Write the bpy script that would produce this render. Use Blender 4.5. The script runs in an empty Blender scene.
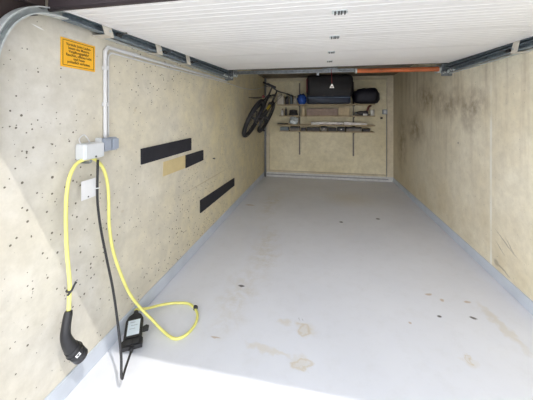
import bpy, math, random
from mathutils import Vector, Matrix, Quaternion
random.seed(7)
C = bpy.context.scene.collection
V = Vector
PI = math.pi

# ------------------------------------------------------------------ mesh builder
class MB:
    def __init__(s): s.v = []; s.f = []; s.mi = []; s.sm = []
    def add(s, vs, fs, m=0, smooth=False):
        b = len(s.v); s.v += [tuple(v) for v in vs]
        for f in fs: s.f.append([b+i for i in f]); s.mi.append(m); s.sm.append(smooth)
        return s
    def box(s, x0, x1, y0, y1, z0, z1, m=0):
        vs = [(x, y, z) for x in (x0, x1) for y in (y0, y1) for z in (z0, z1)]
        return s.add(vs, [(0,1,3,2),(4,6,7,5),(0,4,5,1),(2,3,7,6),(0,2,6,4),(1,5,7,3)], m)
    def bbox(s, x0, x1, y0, y1, z0, z1, b=.005, m=0):
        """box with chamfered edges"""
        cx, cy, cz = (x0+x1)/2, (y0+y1)/2, (z0+z1)/2; hx, hy, hz = (x1-x0)/2, (y1-y0)/2, (z1-z0)/2
        b = min(b, hx*.9, hy*.9, hz*.9)
        import bmesh
        bm = bmesh.new(); bmesh.ops.create_cube(bm, size=1)
        for v in bm.verts: v.co = V((cx+v.co.x*2*hx, cy+v.co.y*2*hy, cz+v.co.z*2*hz))
        bmesh.ops.bevel(bm, geom=bm.edges[:], offset=b, segments=2, affect='EDGES', profile=.5)
        bm.verts.index_update()
        s.add([v.co for v in bm.verts], [[v.index for v in f.verts] for f in bm.faces], m, False); bm.free(); return s
    def cyl(s, p0, p1, r0, r1=None, n=16, m=0, cap=True):
        r1 = r0 if r1 is None else r1
        return s.tube([p0, p1], [r0, r1], n, m, cap, False)
    def tube(s, pts, r, n=10, m=0, cap=True, spline=True, sub=6, closed=False):
        pts = [V(p) for p in pts]
        rs = list(r) if isinstance(r, (list, tuple)) else [r]*len(pts)
        if spline and len(pts) > 2:
            P = []; R = []
            for i in range(len(pts)-1):
                a, b, c, d = pts[max(i-1,0)], pts[i], pts[i+1], pts[min(i+2,len(pts)-1)]
                for k in range(sub):
                    t = k/sub
                    P.append(.5*((2*b)+(c-a)*t+(2*a-5*b+4*c-d)*t*t+(3*b-a-3*c+d)*t**3)); R.append(rs[i]*(1-t)+rs[i+1]*t)
            P.append(pts[-1]); R.append(rs[-1]); pts, rs = P, R
        N = len(pts); vs = []; fs = []
        T = []
        for i in range(N):
            if closed: t = pts[(i+1) % N]-pts[i-1]
            else: t = pts[min(i+1,N-1)]-pts[max(i-1,0)]
            T.append(t.normalized() if t.length > 1e-9 else V((0,0,1)))
        u = T[0].orthogonal().normalized()
        for i in range(N):
            if i: u = (u - T[i]*u.dot(T[i])).normalized()
            w = T[i].cross(u)
            for k in range(n):
                a = 2*PI*k/n; vs.append(pts[i]+(u*math.cos(a)+w*math.sin(a))*rs[i])
        for i in range(N if closed else N-1):
            j = (i+1) % N
            for k in range(n): fs.append((i*n+k, i*n+(k+1)%n, j*n+(k+1)%n, j*n+k))
        s.add(vs, fs, m, True)
        if cap and not closed:
            b = len(s.v)-len(vs)
            s.f.append([b+k for k in range(n)][::-1]); s.mi.append(m); s.sm.append(False)
            s.f.append([b+(N-1)*n+k for k in range(n)]); s.mi.append(m); s.sm.append(False)
        return s
    def torus(s, c, R, r, axis=(1,0,0), N=40, n=8, m=0):
        a = V(axis).normalized(); u = a.orthogonal().normalized(); w = a.cross(u); c = V(c)
        return s.tube([c+(u*math.cos(2*PI*i/N)+w*math.sin(2*PI*i/N))*R for i in range(N)], r, n, m, False, False, closed=True)
    def lathe(s, prof, c=(0,0,0), n=20, m=0):
        """prof: (radius, z) pairs about the vertical through c"""
        vs = []; fs = []; c = V(c)
        for r, z in prof:
            for k in range(n):
                a = 2*PI*k/n; vs.append(c+V((r*math.cos(a), r*math.sin(a), z)))
        for i in range(len(prof)-1):
            for k in range(n): fs.append((i*n+k, i*n+(k+1)%n, (i+1)*n+(k+1)%n, (i+1)*n+k))
        return s.add(vs, fs, m, True)
    def prism(s, poly, d, m=0):
        """closed polygon of 3D points, extruded by vector d"""
        n = len(poly); d = V(d); vs = [V(p) for p in poly]+[V(p)+d for p in poly]
        return s.add(vs, [tuple(range(n))[::-1], tuple(range(n, 2*n))]+[(i,(i+1)%n,n+(i+1)%n,n+i) for i in range(n)], m)
    def sweep(s, prof, path, m=0):
        """profile of (normal, x) points swept along a path of (y, z, x) points in an upright plane"""
        n = len(prof); vs = []; N = len(path)
        for i, (y, z, x) in enumerate(path):
            a = path[max(i-1,0)]; b = path[min(i+1,N-1)]
            t = V((0, b[0]-a[0], b[1]-a[1])).normalized(); nn = V((0, -t.z, t.y))
            for h, w in prof: vs.append(V((x+w, y, z))+nn*h)
        fs = [(i*n+k, i*n+(k+1)%n, (i+1)*n+(k+1)%n, (i+1)*n+k) for i in range(N-1) for k in range(n)]
        fs += [tuple(range(n))[::-1], tuple(range((N-1)*n, N*n))]
        return s.add(vs, fs, m)
    def blob(s, c, r, nz=.12, seed=0, m=0, nu=20, nv=12, flat=0, sq=1.0, fr=3.0):
        """lumpy closed shape: soft bags, crumpled foil"""
        from mathutils import noise
        c = V(c); r = V(r); vs = []; fs = []
        def sg(x): return math.copysign(abs(x)**sq, x)
        for i in range(nv+1):
            th = PI*i/nv
            for k in range(nu):
                ph = 2*PI*k/nu
                d = V((sg(math.sin(th))*sg(math.cos(ph)), sg(math.sin(th))*sg(math.sin(ph)), sg(math.cos(th))))
                q = 1+nz*noise.noise(d*fr+V((seed*7.3, seed, 0)))*2
                p = V((d.x*r.x, d.y*r.y, d.z*r.z))*q
                if flat and p.z < -r.z*flat: p.z = -r.z*flat
                vs.append(c+p)
        for i in range(nv):
            for k in range(nu): fs.append((i*nu+k, (i+1)*nu+k, (i+1)*nu+(k+1)%nu, i*nu+(k+1)%nu))
        return s.add(vs, fs, m, True)
    def build(s, name, mats, parent=None, world=True):
        me = bpy.data.meshes.new(name)
        off = V(parent_origin(parent)) if (parent and world) else V((0,0,0))
        me.from_pydata([tuple(V(v)-off) for v in s.v], [], s.f)
        if not isinstance(mats, (list, tuple)): mats = [mats]
        for m in mats: me.materials.append(m)
        me.polygons.foreach_set('material_index', s.mi); me.polygons.foreach_set('use_smooth', s.sm)
        import bmesh
        bm = bmesh.new(); bm.from_mesh(me); bmesh.ops.recalc_face_normals(bm, faces=bm.faces[:]); bm.to_mesh(me); bm.free()
        me.update()
        o = bpy.data.objects.new(name, me); C.objects.link(o)
        if parent: o.parent = parent
        return o

def parent_origin(p):
    o = V((0,0,0))
    while p is not None: o += V(p.location); p = p.parent
    return o
def thing(name, label, cat, loc=(0,0,0), group=None):
    o = bpy.data.objects.new(name, None); C.objects.link(o); o.empty_display_size = .05
    o.location = loc; return tag(o, label, cat, group)
def tag(o, label=None, cat=None, group=None, kind=None):
    if label: o['label'] = label
    if cat: o['category'] = cat
    if group: o['group'] = group
    if kind: o['kind'] = kind
    return o
def recenter(o):
    """put the origin of a single-mesh thing at its base"""
    me = o.data; n = len(me.vertices)
    xs = [v.co.x for v in me.vertices]; ys = [v.co.y for v in me.vertices]; zs = [v.co.z for v in me.vertices]
    c = V(((min(xs)+max(xs))/2, (min(ys)+max(ys))/2, min(zs)))
    me.transform(Matrix.Translation(-c)); o.location = c; return o
def solo(mb, name, mat, label, cat, group=None): return tag(recenter(mb.build(name, mat)), label, cat, group)
def struct(mb, name, mat): return tag(mb.build(name, mat), kind='structure')

# ------------------------------------------------------------------ materials
def new(name):
    m = bpy.data.materials.new(name); m.use_nodes = True
    nt = m.node_tree; nt.nodes.clear()
    o = nt.nodes.new('ShaderNodeOutputMaterial'); b = nt.nodes.new('ShaderNodeBsdfPrincipled')
    nt.links.new(b.outputs[0], o.inputs[0]); return m, nt, b
def nd(nt, t, **k):
    n = nt.nodes.new(t)
    for a, v in k.items(): setattr(n, a, v)
    return n
def mix(nt, fac, a, b):
    n = nd(nt, 'ShaderNodeMix', data_type='RGBA')
    for i, x in ((0, fac), (6, a), (7, b)):
        if hasattr(x, 'is_output') or isinstance(x, bpy.types.NodeSocket): nt.links.new(x, n.inputs[i])
        elif i == 0: n.inputs[0].default_value = x
        else: n.inputs[i].default_value = (*x, 1)
    return n.outputs[2]
def math_(nt, op, a, b=0, clamp=False):
    n = nd(nt, 'ShaderNodeMath', operation=op, use_clamp=clamp)
    for i, x in enumerate((a, b)):
        if isinstance(x, bpy.types.NodeSocket): nt.links.new(x, n.inputs[i])
        else: n.inputs[i].default_value = x
    return n.outputs[0]
def rng(nt, v, a, b, c=0., d=1.):
    n = nd(nt, 'ShaderNodeMapRange'); nt.links.new(v, n.inputs[0])
    for i, x in enumerate((a, b, c, d)): n.inputs[i+1].default_value = x
    return n.outputs[0]
def noise(nt, vec, scale, detail=4, rough=.55):
    n = nd(nt, 'ShaderNodeTexNoise'); n.inputs['Scale'].default_value = scale; n.inputs['Detail'].default_value = detail
    n.inputs['Roughness'].default_value = rough; nt.links.new(vec, n.inputs['Vector']); return n.outputs[0]
def bump(nt, b, h, s=.3, d=.004):
    n = nd(nt, 'ShaderNodeBump'); n.inputs['Strength'].default_value = s; n.inputs['Distance'].default_value = d
    nt.links.new(h, n.inputs['Height']); nt.links.new(n.outputs[0], b.inputs['Normal'])

def simple(name, col, rough=.5, metal=0., var=.12, scale=18, bmp=0., spec=.5):
    m, nt, b = new(name)
    tc = nd(nt, 'ShaderNodeTexCoord').outputs['Object']
    f = rng(nt, noise(nt, tc, scale), .3, .7)
    c0 = tuple(min(1, x*(1-var)) for x in col); c1 = tuple(min(1, x*(1+var)) for x in col)
    nt.links.new(mix(nt, f, c0, c1), b.inputs['Base Color'])
    b.inputs['Roughness'].default_value = rough; b.inputs['Metallic'].default_value = metal
    b.inputs['Specular IOR Level'].default_value = spec
    if bmp: bump(nt, b, noise(nt, tc, scale*6), bmp, .002)
    return m

def uv_coords(nt, plane):
    tc = nd(nt, 'ShaderNodeTexCoord').outputs['Object']
    sp = nd(nt, 'ShaderNodeSeparateXYZ'); nt.links.new(tc, sp.inputs[0])
    cb = nd(nt, 'ShaderNodeCombineXYZ')
    i, j = {'xy': (0,1), 'yz': (1,2), 'xz': (0,2)}[plane]
    nt.links.new(sp.outputs[i], cb.inputs[0]); nt.links.new(sp.outputs[j], cb.inputs[1])
    return tc, sp, cb.outputs[0]
def distort(nt, uv, scale, amt):
    n = nd(nt, 'ShaderNodeTexNoise'); n.inputs['Scale'].default_value = scale; n.inputs['Detail'].default_value = 4
    nt.links.new(uv, n.inputs['Vector'])
    a = nd(nt, 'ShaderNodeVectorMath', operation='SUBTRACT'); nt.links.new(n.outputs['Color'], a.inputs[0]); a.inputs[1].default_value = (.5,.5,.5)
    s = nd(nt, 'ShaderNodeVectorMath', operation='MULTIPLY'); nt.links.new(a.outputs[0], s.inputs[0]); s.inputs[1].default_value = (amt, amt, 0)
    r = nd(nt, 'ShaderNodeVectorMath', operation='ADD'); nt.links.new(uv, r.inputs[0]); nt.links.new(s.outputs[0], r.inputs[1])
    return r.outputs[0]
def spot(nt, uv, cx, cy, rx, ry, ang=0, soft=.5, ring=False):
    mp = nd(nt, 'ShaderNodeMapping', vector_type='TEXTURE')
    mp.inputs['Location'].default_value = (cx, cy, 0); mp.inputs['Rotation'].default_value = (0,0,ang)
    mp.inputs['Scale'].default_value = (rx, ry, 1); nt.links.new(uv, mp.inputs['Vector'])
    ln = nd(nt, 'ShaderNodeVectorMath', operation='LENGTH'); nt.links.new(mp.outputs[0], ln.inputs[0])
    l = ln.outputs['Value']
    if ring:
        return rng(nt, math_(nt, 'ABSOLUTE', math_(nt, 'SUBTRACT', l, .75)), .05, .3, 1, 0)
    return rng(nt, l, 1-soft, 1, 1, 0)
def stroke(nt, uv, a, b, w, soft=.5):
    dx, dy = b[0]-a[0], b[1]-a[1]
    return spot(nt, uv, (a[0]+b[0])/2, (a[1]+b[1])/2, math.hypot(dx, dy)/2, w, math.atan2(dy, dx), soft)
def most(nt, ms):
    r = ms[0]
    for m in ms[1:]: r = math_(nt, 'MAXIMUM', r, m)
    return r

def concrete(name, light, tan, plane, pits=1.0, extra=None, ymix=None):
    m, nt, b = new(name)
    tc, sp, uv = uv_coords(nt, plane)
    f = rng(nt, noise(nt, tc, 1.3, 6, .6), .38, .66)
    col = mix(nt, f, light, tan)
    if ymix:                                       # paler sky-tinted front painted in; colour turns yellower deeper in the garage
        g = rng(nt, math_(nt, 'ADD', sp.outputs[1], math_(nt, 'MULTIPLY', noise(nt, tc, 1.7), 1.6)), ymix[0]+.8, ymix[1]+.8)
        col = mix(nt, math_(nt, 'MULTIPLY', g, .75), col, ymix[2])
    mid = rng(nt, noise(nt, tc, 4.5, 7, .7), .42, .62)
    col = mix(nt, math_(nt, 'MULTIPLY', mid, .38), col, tuple(x*.80 for x in tan))
    fine = rng(nt, noise(nt, tc, 11, 8, .72), .40, .68)
    col = mix(nt, math_(nt, 'MULTIPLY', fine, .34), col, tuple(x*.62 for x in tan))
    if extra: col = extra(nt, col, uv, sp, tc)
    # cast air holes: small dark pits of uneven size
    h = None
    for sc, th, off in ((46, .25, 0), (19, .11, 3.3)):
        vo = nd(nt, 'ShaderNodeTexVoronoi'); vo.inputs['Scale'].default_value = sc
        mp = nd(nt, 'ShaderNodeMapping'); mp.inputs['Location'].default_value = (off, off, off)
        nt.links.new(uv, mp.inputs[0]); nt.links.new(distort(nt, mp.outputs[0], 30, .006), vo.inputs['Vector'])
        sc2 = nd(nt, 'ShaderNodeSeparateColor'); nt.links.new(vo.outputs['Color'], sc2.inputs[0])
        size = rng(nt, sc2.outputs[0], .35, 1.0, .0, th)
        size = math_(nt, 'MULTIPLY', size, rng(nt, noise(nt, tc, 1.1), .38, .60, .45, pits))
        d = math_(nt, 'SUBTRACT', size, vo.outputs['Distance'])
        k = rng(nt, d, 0, .025)
        h = k if h is None else math_(nt, 'MAXIMUM', h, k)
    col = mix(nt, math_(nt, 'MULTIPLY', h, .85), col, (.10, .085, .06))
    nt.links.new(col, b.inputs['Base Color'])
    b.inputs['Roughness'].default_value = .88; b.inputs['Specular IOR Level'].default_value = .25
    hh = math_(nt, 'SUBTRACT', math_(nt, 'MULTIPLY', noise(nt, tc, 30, 5), .35), h)
    bump(nt, b, hh, .6, .004)
    return m

WL, WR, YB = -1.235, 1.44, 5.88
CEIL = 2.165

def left_extra(nt, col, uv, sp, tc):
    d = distort(nt, uv, 9, .03)
    col = mix(nt, math_(nt, 'MULTIPLY', stroke(nt, uv, (2.129,.658), (3.567,.652), .007), .5), col, (.42,.33,.18))
    col = mix(nt, math_(nt, 'MULTIPLY', stroke(nt, uv, (.945,1.79), (1.01,1.775), .004), .9), col, (.9,.9,.88))
    g = most(nt, [spot(nt, d, 1.50,.77,.02,.012), spot(nt, d, 1.9,.5,.02,.01), spot(nt, d, 1.62,1.42,.012,.02), spot(nt,d,3.0,1.5,.5,.22,.2,.95)])
    return mix(nt, math_(nt, 'MULTIPLY', g, .28), col, (.42,.33,.18))
def right_extra(nt, col, uv, sp, tc):
    d = distort(nt, uv, 5, .35)
    s = most(nt, [spot(nt, d, 4.1,1.60,.6,.28,0,.9), spot(nt, d, 3.5,1.50,.55,.24,0,.9), spot(nt, d, 4.6,1.15,.5,.35,0,.9), spot(nt, d, 3.0,1.45,.35,.3,0,.95), spot(nt, d, 5.3,.9,.4,.7,0,.95)])
    ragged = rng(nt, noise(nt, tc, 7, 6, .7), .30, .58)
    col = mix(nt, math_(nt, 'MULTIPLY', math_(nt, 'MULTIPLY', s, ragged), .75), col, (.23,.165,.09))
    # vertical runs
    mp = nd(nt, 'ShaderNodeMapping'); mp.inputs['Scale'].default_value = (9, .7, 1); nt.links.new(uv, mp.inputs[0])
    run = rng(nt, noise(nt, mp.outputs[0], 1.0, 5, .6), .5, .72)
    up = rng(nt, sp.outputs[2], .5, 1.9)
    col = mix(nt, math_(nt, 'MULTIPLY', math_(nt, 'MULTIPLY', run, up), .55), col, (.30,.22,.12))
    low = math_(nt, 'MULTIPLY', rng(nt, sp.outputs[2], .75, .1), rng(nt, noise(nt, tc, 3.2, 5), .4, .65))
    col = mix(nt, math_(nt, 'MULTIPLY', low, .35), col, (.52,.40,.20))
    cr = distort(nt, uv, 16, .03)
    c = most(nt, [stroke(nt, cr, (2.64,.43), (2.32,.30), .008), stroke(nt, cr, (2.50,.42), (2.36,.31), .006), stroke(nt, cr, (2.62,.33), (2.47,.25), .006),
                  stroke(nt, cr, (2.66,.16), (2.40,.115), .012), spot(nt, cr, 2.60,.15,.04,.035), stroke(nt, cr, (2.2,.42), (2.1,.5), .005)])
    col = mix(nt, math_(nt, 'MULTIPLY', c, .5), col, (.22,.19,.14))
    col = mix(nt, math_(nt, 'MULTIPLY', spot(nt, uv, 3.24,1.08,.012,.012), .9), col, (.07,.06,.05))
    seam = rng(nt, math_(nt, 'ABSOLUTE', math_(nt, 'SUBTRACT', sp.outputs[1], 2.67)), .008, .02, 1, 0)
    seam = math_(nt, 'MULTIPLY', seam, rng(nt, noise(nt, tc, 4), .3, .6))
    return mix(nt, math_(nt, 'MULTIPLY', seam, .8), col, (.88,.86,.78))
M = {}
M['wall_left'] = concrete('concrete_left', (.70,.675,.615), (.67,.625,.52), 'yz', 1.4, left_extra, (1.1, 3.2, (.78,.68,.39)))
M['wall_right'] = concrete('concrete_right', (.90,.85,.70), (.84,.76,.57), 'yz', .55, right_extra, (2.8, 5.4, (.54,.46,.31)))
M['wall_back'] = concrete('concrete_back', (.86,.79,.58), (.74,.66,.44), 'xz', .5)
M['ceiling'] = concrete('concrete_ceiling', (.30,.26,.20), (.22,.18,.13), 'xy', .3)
M['border'] = concrete('concrete_border', (.74,.68,.52), (.66,.58,.42), 'xz', .1)

def floor_mat():
    m, nt, b = new('floor_coating')
    tc, sp, uv = uv_coords(nt, 'xy')
    col = mix(nt, rng(nt, noise(nt, tc, .9, 5), .35, .65), (.80,.81,.86), (.74,.75,.80))
    col = mix(nt, math_(nt, 'MULTIPLY', rng(nt, noise(nt, tc, 9, 6, .7), .5, .75), .10), col, (.45,.42,.36))
    d = distort(nt, uv, 7, .22); e = distort(nt, uv, 16, .13); g = distort(nt, uv, 22, .03)
    dust = most(nt, [spot(nt, d, -.62,2.0,.16,.5,0,.8), spot(nt, d, -.56,2.75,.17,.7,.1,.8), spot(nt, d, -.75,4.2,.2,.9,0,.9)])
    dust = math_(nt, 'MULTIPLY', dust, rng(nt, noise(nt, tc, 11, 6, .7), .4, .68))
    col = mix(nt, math_(nt, 'MULTIPLY', dust, .62), col, (.60,.54,.42))
    faint = most(nt, [stroke(nt, e, (-.47,1.59), (-.12,1.535), .030, .6), spot(nt, e, -.36,1.575,.10,.035,0,.7), spot(nt, e, -.11,1.52,.07,.06,0,.7),
                      spot(nt, e, -.10,1.77,.085,.07,0,.7), spot(nt, e, -.24,1.80,.05,.04,0,.7), stroke(nt, e, (1.13,2.30), (1.20,1.78), .045, .6),
                      spot(nt, e, .45,4.6,.5,.5,0,.95), spot(nt, e, .82,1.72,.05,.05,0,.8)])
    col = mix(nt, math_(nt, 'MULTIPLY', faint, .40), col, (.66,.58,.44))
    ring = most(nt, [spot(nt, e, -.108,1.765,.045,.05,0,.3,True), spot(nt, e, -.095,1.515,.07,.035,.3,.3,True), spot(nt, e, .826,1.734,.02,.03,0,.3,True)])
    col = mix(nt, math_(nt, 'MULTIPLY', ring, .38), col, (.58,.46,.26))
    rust = most(nt, [spot(nt, g, .817,2.29,.035,.014,.3), spot(nt, g, 1.061,2.254,.03,.014,0), spot(nt, g, .582,1.954,.012,.014), spot(nt, g, -1.058,3.978,.09,.03),
                     spot(nt, g, .888,2.241,.016,.02), spot(nt, g, -.643,1.592,.04,.008)])
    col = mix(nt, math_(nt, 'MULTIPLY', rust, .6), col, (.46,.30,.16))
    dark = most(nt, [spot(nt, g, -.63,2.102,.03,.018,0), spot(nt, g, .796,2.055,.018,.012), spot(nt, g, 1.018,2.086,.026,.012,-.3), spot(nt, g, .253,3.589,.03,.03), spot(nt, g, .739,3.787,.03,.03)])
    col = mix(nt, math_(nt, 'MULTIPLY', dark, .92), col, (.05,.045,.04))
    sc = math_(nt, 'MULTIPLY', most(nt, [stroke(nt, g, (-.15,1.86), (-.135,1.83), .004), stroke(nt, g, (-.125,1.855), (-.11,1.83), .004)]), .5)
    col = mix(nt, sc, col, (.30,.29,.28))
    nt.links.new(col, b.inputs['Base Color'])
    nt.links.new(rng(nt, noise(nt, tc, 5, 4), .3, .7, .30, .48), b.inputs['Roughness'])
    b.inputs['Specular IOR Level'].default_value = .45
    bump(nt, b, noise(nt, tc, 6, 3), .08, .004)
    return m
M['floor'] = floor_mat()
M['skirt'] = simple('skirting_coating', (.56,.60,.66), .5, var=.08, scale=5)
M['pave'] = simple('driveway_concrete', (.62,.61,.60), .9, var=.1, scale=3, bmp=.2)
M['render'] = simple('facade_render', (.70,.68,.63), .9, var=.06, scale=3, bmp=.2)
M['white_door'] = simple('door_white_steel', (.90,.885,.875), .42, var=.02, scale=3)
M['seal'] = simple('brown_black_rubber', (.035,.025,.028), .6)
M['brown'] = simple('dark_brown_frame', (.045,.032,.030), .5)
M['galv'] = simple('galvanised_steel', (.24,.26,.27), .42, .65, .25, 30)
M['galv_light'] = simple('galvanised_light', (.62,.66,.66), .45, .45, .15, 30)
M['slate'] = simple('slate_rail_steel', (.21,.26,.30), .5, .35, .3, 30)
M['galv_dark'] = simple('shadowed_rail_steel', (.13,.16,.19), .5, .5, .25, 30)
M['bracket'] = simple('bracket_zinc', (.66,.62,.54), .6, .1, .1, 20)
M['hinge_dark'] = simple('hinge_dark_steel', (.10,.10,.10), .5, .5)
M['orange'] = simple('orange_spring_paint', (.70,.20,.07), .5, var=.2, scale=8)
M['pvc'] = simple('conduit_white_pvc', (.66,.66,.66), .45, var=.04)
M['box_white'] = simple('box_light_grey_plastic', (.66,.68,.69), .5, var=.03)
M['sock_grey'] = simple('socket_grey_plastic', (.34,.38,.45), .5, var=.06)
M['yellow'] = simple('yellow_cable_sheath', (.84,.80,.24), .38, var=.05)
M['black'] = simple('black_rubber', (.028,.028,.03), .5)
M['blackcab'] = simple('black_cable_sheath', (.018,.018,.02), .5)
M['plastic_black'] = simple('black_plastic', (.018,.018,.020), .42)
M['label'] = simple('white_label', (.78,.78,.78), .5, var=.02)
M['label_blue'] = simple('label_pale_blue', (.62,.70,.76), .35, var=.05)
M['sign'] = simple('sign_orange_yellow', (.90,.47,.025), .45, var=.05, scale=12)
M['ink'] = simple('sign_black_print', (.05,.03,.01), .6)
M['foam'] = simple('black_foam', (.016,.016,.022), .85, bmp=.2)
M['glue'] = simple('yellow_glue_residue', (.62,.50,.26), .8, var=.06, scale=12)
M['pipe_grey'] = simple('grey_drain_pipe', (.24,.25,.26), .5)
M['wood'] = simple('shelf_wood', (.46,.36,.22), .7, var=.15, scale=9)
M['upright'] = simple('shelf_upright_steel', (.16,.14,.11), .5, .3)
M['tyre'] = simple('tyre_rubber', (.018,.018,.022), .7)
M['rim'] = simple('rim_alloy', (.10,.10,.11), .4, .7)
M['bikeframe'] = simple('bike_frame_black', (.03,.03,.034), .35)
M['bikeyellow'] = simple('bike_yellow_decal', (.55,.42,.06), .5)
M['tub'] = simple('tub_dark_grey', (.016,.015,.017), .6, var=.3, scale=6)
M['tubblue'] = simple('tub_blue_grey', (.022,.032,.055), .5, var=.3, scale=8)
M['redcord'] = simple('dark_red', (.16,.02,.025), .6)
M['bluebag'] = simple('blue_plastic_bag', (.03,.10,.42), .4, var=.35, scale=14)
M['navy'] = simple('dark_navy_nylon', (.007,.007,.016), .6, var=.3)
M['cream'] = simple('cream_plastic', (.60,.55,.46), .5, var=.1)
M['whiteobj'] = simple('white_plastic', (.75,.73,.68), .5, var=.05)
M['foil'] = simple('pale_blue_plastic_film', (.70,.78,.82), .35, var=.35, scale=20)
M['pinkwood'] = simple('pinkish_board', (.34,.25,.20), .7, var=.2)
M['beige'] = simple('beige_block', (.56,.45,.28), .7)
M['darkred'] = simple('dark_red_brown', (.12,.03,.02), .5)
M['darkitem'] = simple('dark_grey_item', (.045,.04,.04), .6, var=.4, scale=20)
M['greyitem'] = simple('blue_grey_item', (.16,.19,.20), .6)
M['silver'] = simple('silver_film', (.80,.76,.72), .5, .0, .2)

# ------------------------------------------------------------------ setting
Y0 = .50
struct(MB().box(WL-.15, WR+.15, Y0, YB+.15, -.12, 0), 'floor', M['floor'])
struct(MB().box(-12, 12, -12, Y0, -.14, -.012), 'driveway', M['pave'])
struct(MB().box(WL-.15, WL, .62, YB+.15, 0, CEIL), 'wall_left', M['wall_left'])
struct(MB().box(WR, WR+.15, .62, YB+.15, 0, CEIL), 'wall_right', M['wall_right'])
struct(MB().box(WL, WR, YB+.02, YB+.15, 0, CEIL), 'wall_back', M['wall_back'])
struct(MB().box(WL-.15, WR+.15, Y0, YB+.15, CEIL, CEIL+.12), 'ceiling', M['ceiling'])
# facade with the door opening: two jambs and the lintel
f = MB()
f.box(WL-1.4, WL+.02, Y0, .62, 0, 2.75).box(WR-.02, WR+1.4, Y0, .62, 0, 2.75).box(WL+.02, WR-.02, Y0+.02, .62, 1.95, 2.75)
struct(f, 'wall_front', M['render'])
# raised border round the recessed back wall
b = MB()
def chamfer_frame(mb, x0, x1, z0, z1, w, t):
    y = YB+.02
    o = [(x0,z0),(x1,z0),(x1,z1),(x0,z1)]; i = [(x0+w[0],z0+w[1]),(x1-w[2],z0+w[1]),(x1-w[2],z1-w[3]),(x0+w[0],z1-w[3])]
    c = .02; j = [(x0+w[0]+c,z0+w[1]+c),(x1-w[2]-c,z0+w[1]+c),(x1-w[2]-c,z1-w[3]-c),(x0+w[0]+c,z1-w[3]-c)]
    vs = [(x,y-t,z) for x,z in o]+[(x,y-t,z) for x,z in i]+[(x,y,z) for x,z in j]+[(x,y,z) for x,z in o]
    fs = []
    for k in range(4):
        n = (k+1)%4
        fs += [(k,n,4+n,4+k), (4+k,4+n,8+n,8+k), (k,12+k,12+n,n), (8+k,8+n,12+n,12+k)]
    mb.add(vs, fs)
chamfer_frame(b, WL+.002, WR-.002, .02, 2.163, (.10,.10,.11,.05), .03)
struct(b, 'trim_1', M['border'])
def skirting(name, x0, x1, y0, y1, h):
    struct(MB().bbox(x0, x1, y0, y1, 0, h, .004), name, M['skirt'])
skirting('baseboard_left', WL-.002, WL+.008, .62, YB+.02, .10)
skirting('baseboard_right', WR-.008, WR+.002, .62, YB+.02, .095)
struct(MB().bbox(WL+.01, WR-.01, YB-.022, YB-.012, 0, .10, .004), 'baseboard_back', simple('back_skirting_coating', (.60,.60,.58), .5))
struct(MB().bbox(WL+.06, WR-.10, YB-.040, YB-.022, .045, .062, .004), 'trim_2', M['pipe_grey'])

# ------------------------------------------------------------------ sectional door, opened overhead
DX0, DX1 = -1.140, 1.345
def dz(y): return 1.862+(y-.99)*(.078/2.24)
door = thing('sectional_garage_door', 'white ribbed sectional garage door opened flat under the ceiling', 'garage door', (.1, .97, 1.86))
joints = [.985, 1.295, 1.775, 2.295, 2.78, 3.235]
for k in range(5):
    a, c = joints[k]+.002, joints[k+1]-.002
    poly = []; n = max(2, round((c-a)/.050)); st = (c-a)/n
    poly.append((a, 0))
    for i in range(n):
        y = a+i*st
        if i:
            poly += [(y-.004, 0), (y-.002, .0016), (y+.002, .0016), (y+.004, 0)]
    poly += [(c, 0), (c, .038), (a, .038)]
    mb = MB(); pts = [(DX0, y, dz(y)+h) for y, h in poly]
    mb.prism(pts, (DX1-DX0, 0, 0))
    p = mb.build('panel', M['white_door'], door)
    for xs in (DX0, DX1):                               # steel end caps
        e = MB(); s_ = 1 if xs == DX0 else -1
        e.prism([(xs, a+.004, dz(a)-.002), (xs, c-.004, dz(c)-.002), (xs, c-.004, dz(c)+.04), (xs, a+.004, dz(a)+.04)], (s_*.012-.0, 0, 0))
        e.build('end_cap', M['white_door'], p)
for k in range(1, 5):
    y = joints[k]; z = dz(y); x = .085; w = (.034, .030, .028, .028)[k-1]
    h = MB(); h.bbox(x-w, x+w, y-.018, y+.018, z-.004, z, .0015)
    h.cyl((x-w*1.05, y, z-.007), (x+w*1.05, y, z-.007), .005, n=10)
    hp = h.build('hinge', M['galv_light'], door)
    hp['label'] = 'small centre hinge across the panel joint'
    for t in (-.6, -.1, .25, .7):
        MB().box(x+w*t-.004, x+w*t+.004, y-.013, y+.013, z-.0135, z-.004).build('bolt', M['hinge_dark'], hp)
s = MB(); s.bbox(-1.165, 1.37, .962, .984, 1.852, 1.905, .006); s.tube([(-1.165,.972,1.853),(1.37,.972,1.853)], .010, 10, spline=False)
s.build('bottom_seal', M['seal'], door)
s = MB(); s.bbox(DX0, DX1, 3.237, 3.252, dz(3.24)-.004, dz(3.24)+.05, .004); s.build('top_seal', M['hinge_dark'], door)

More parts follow.
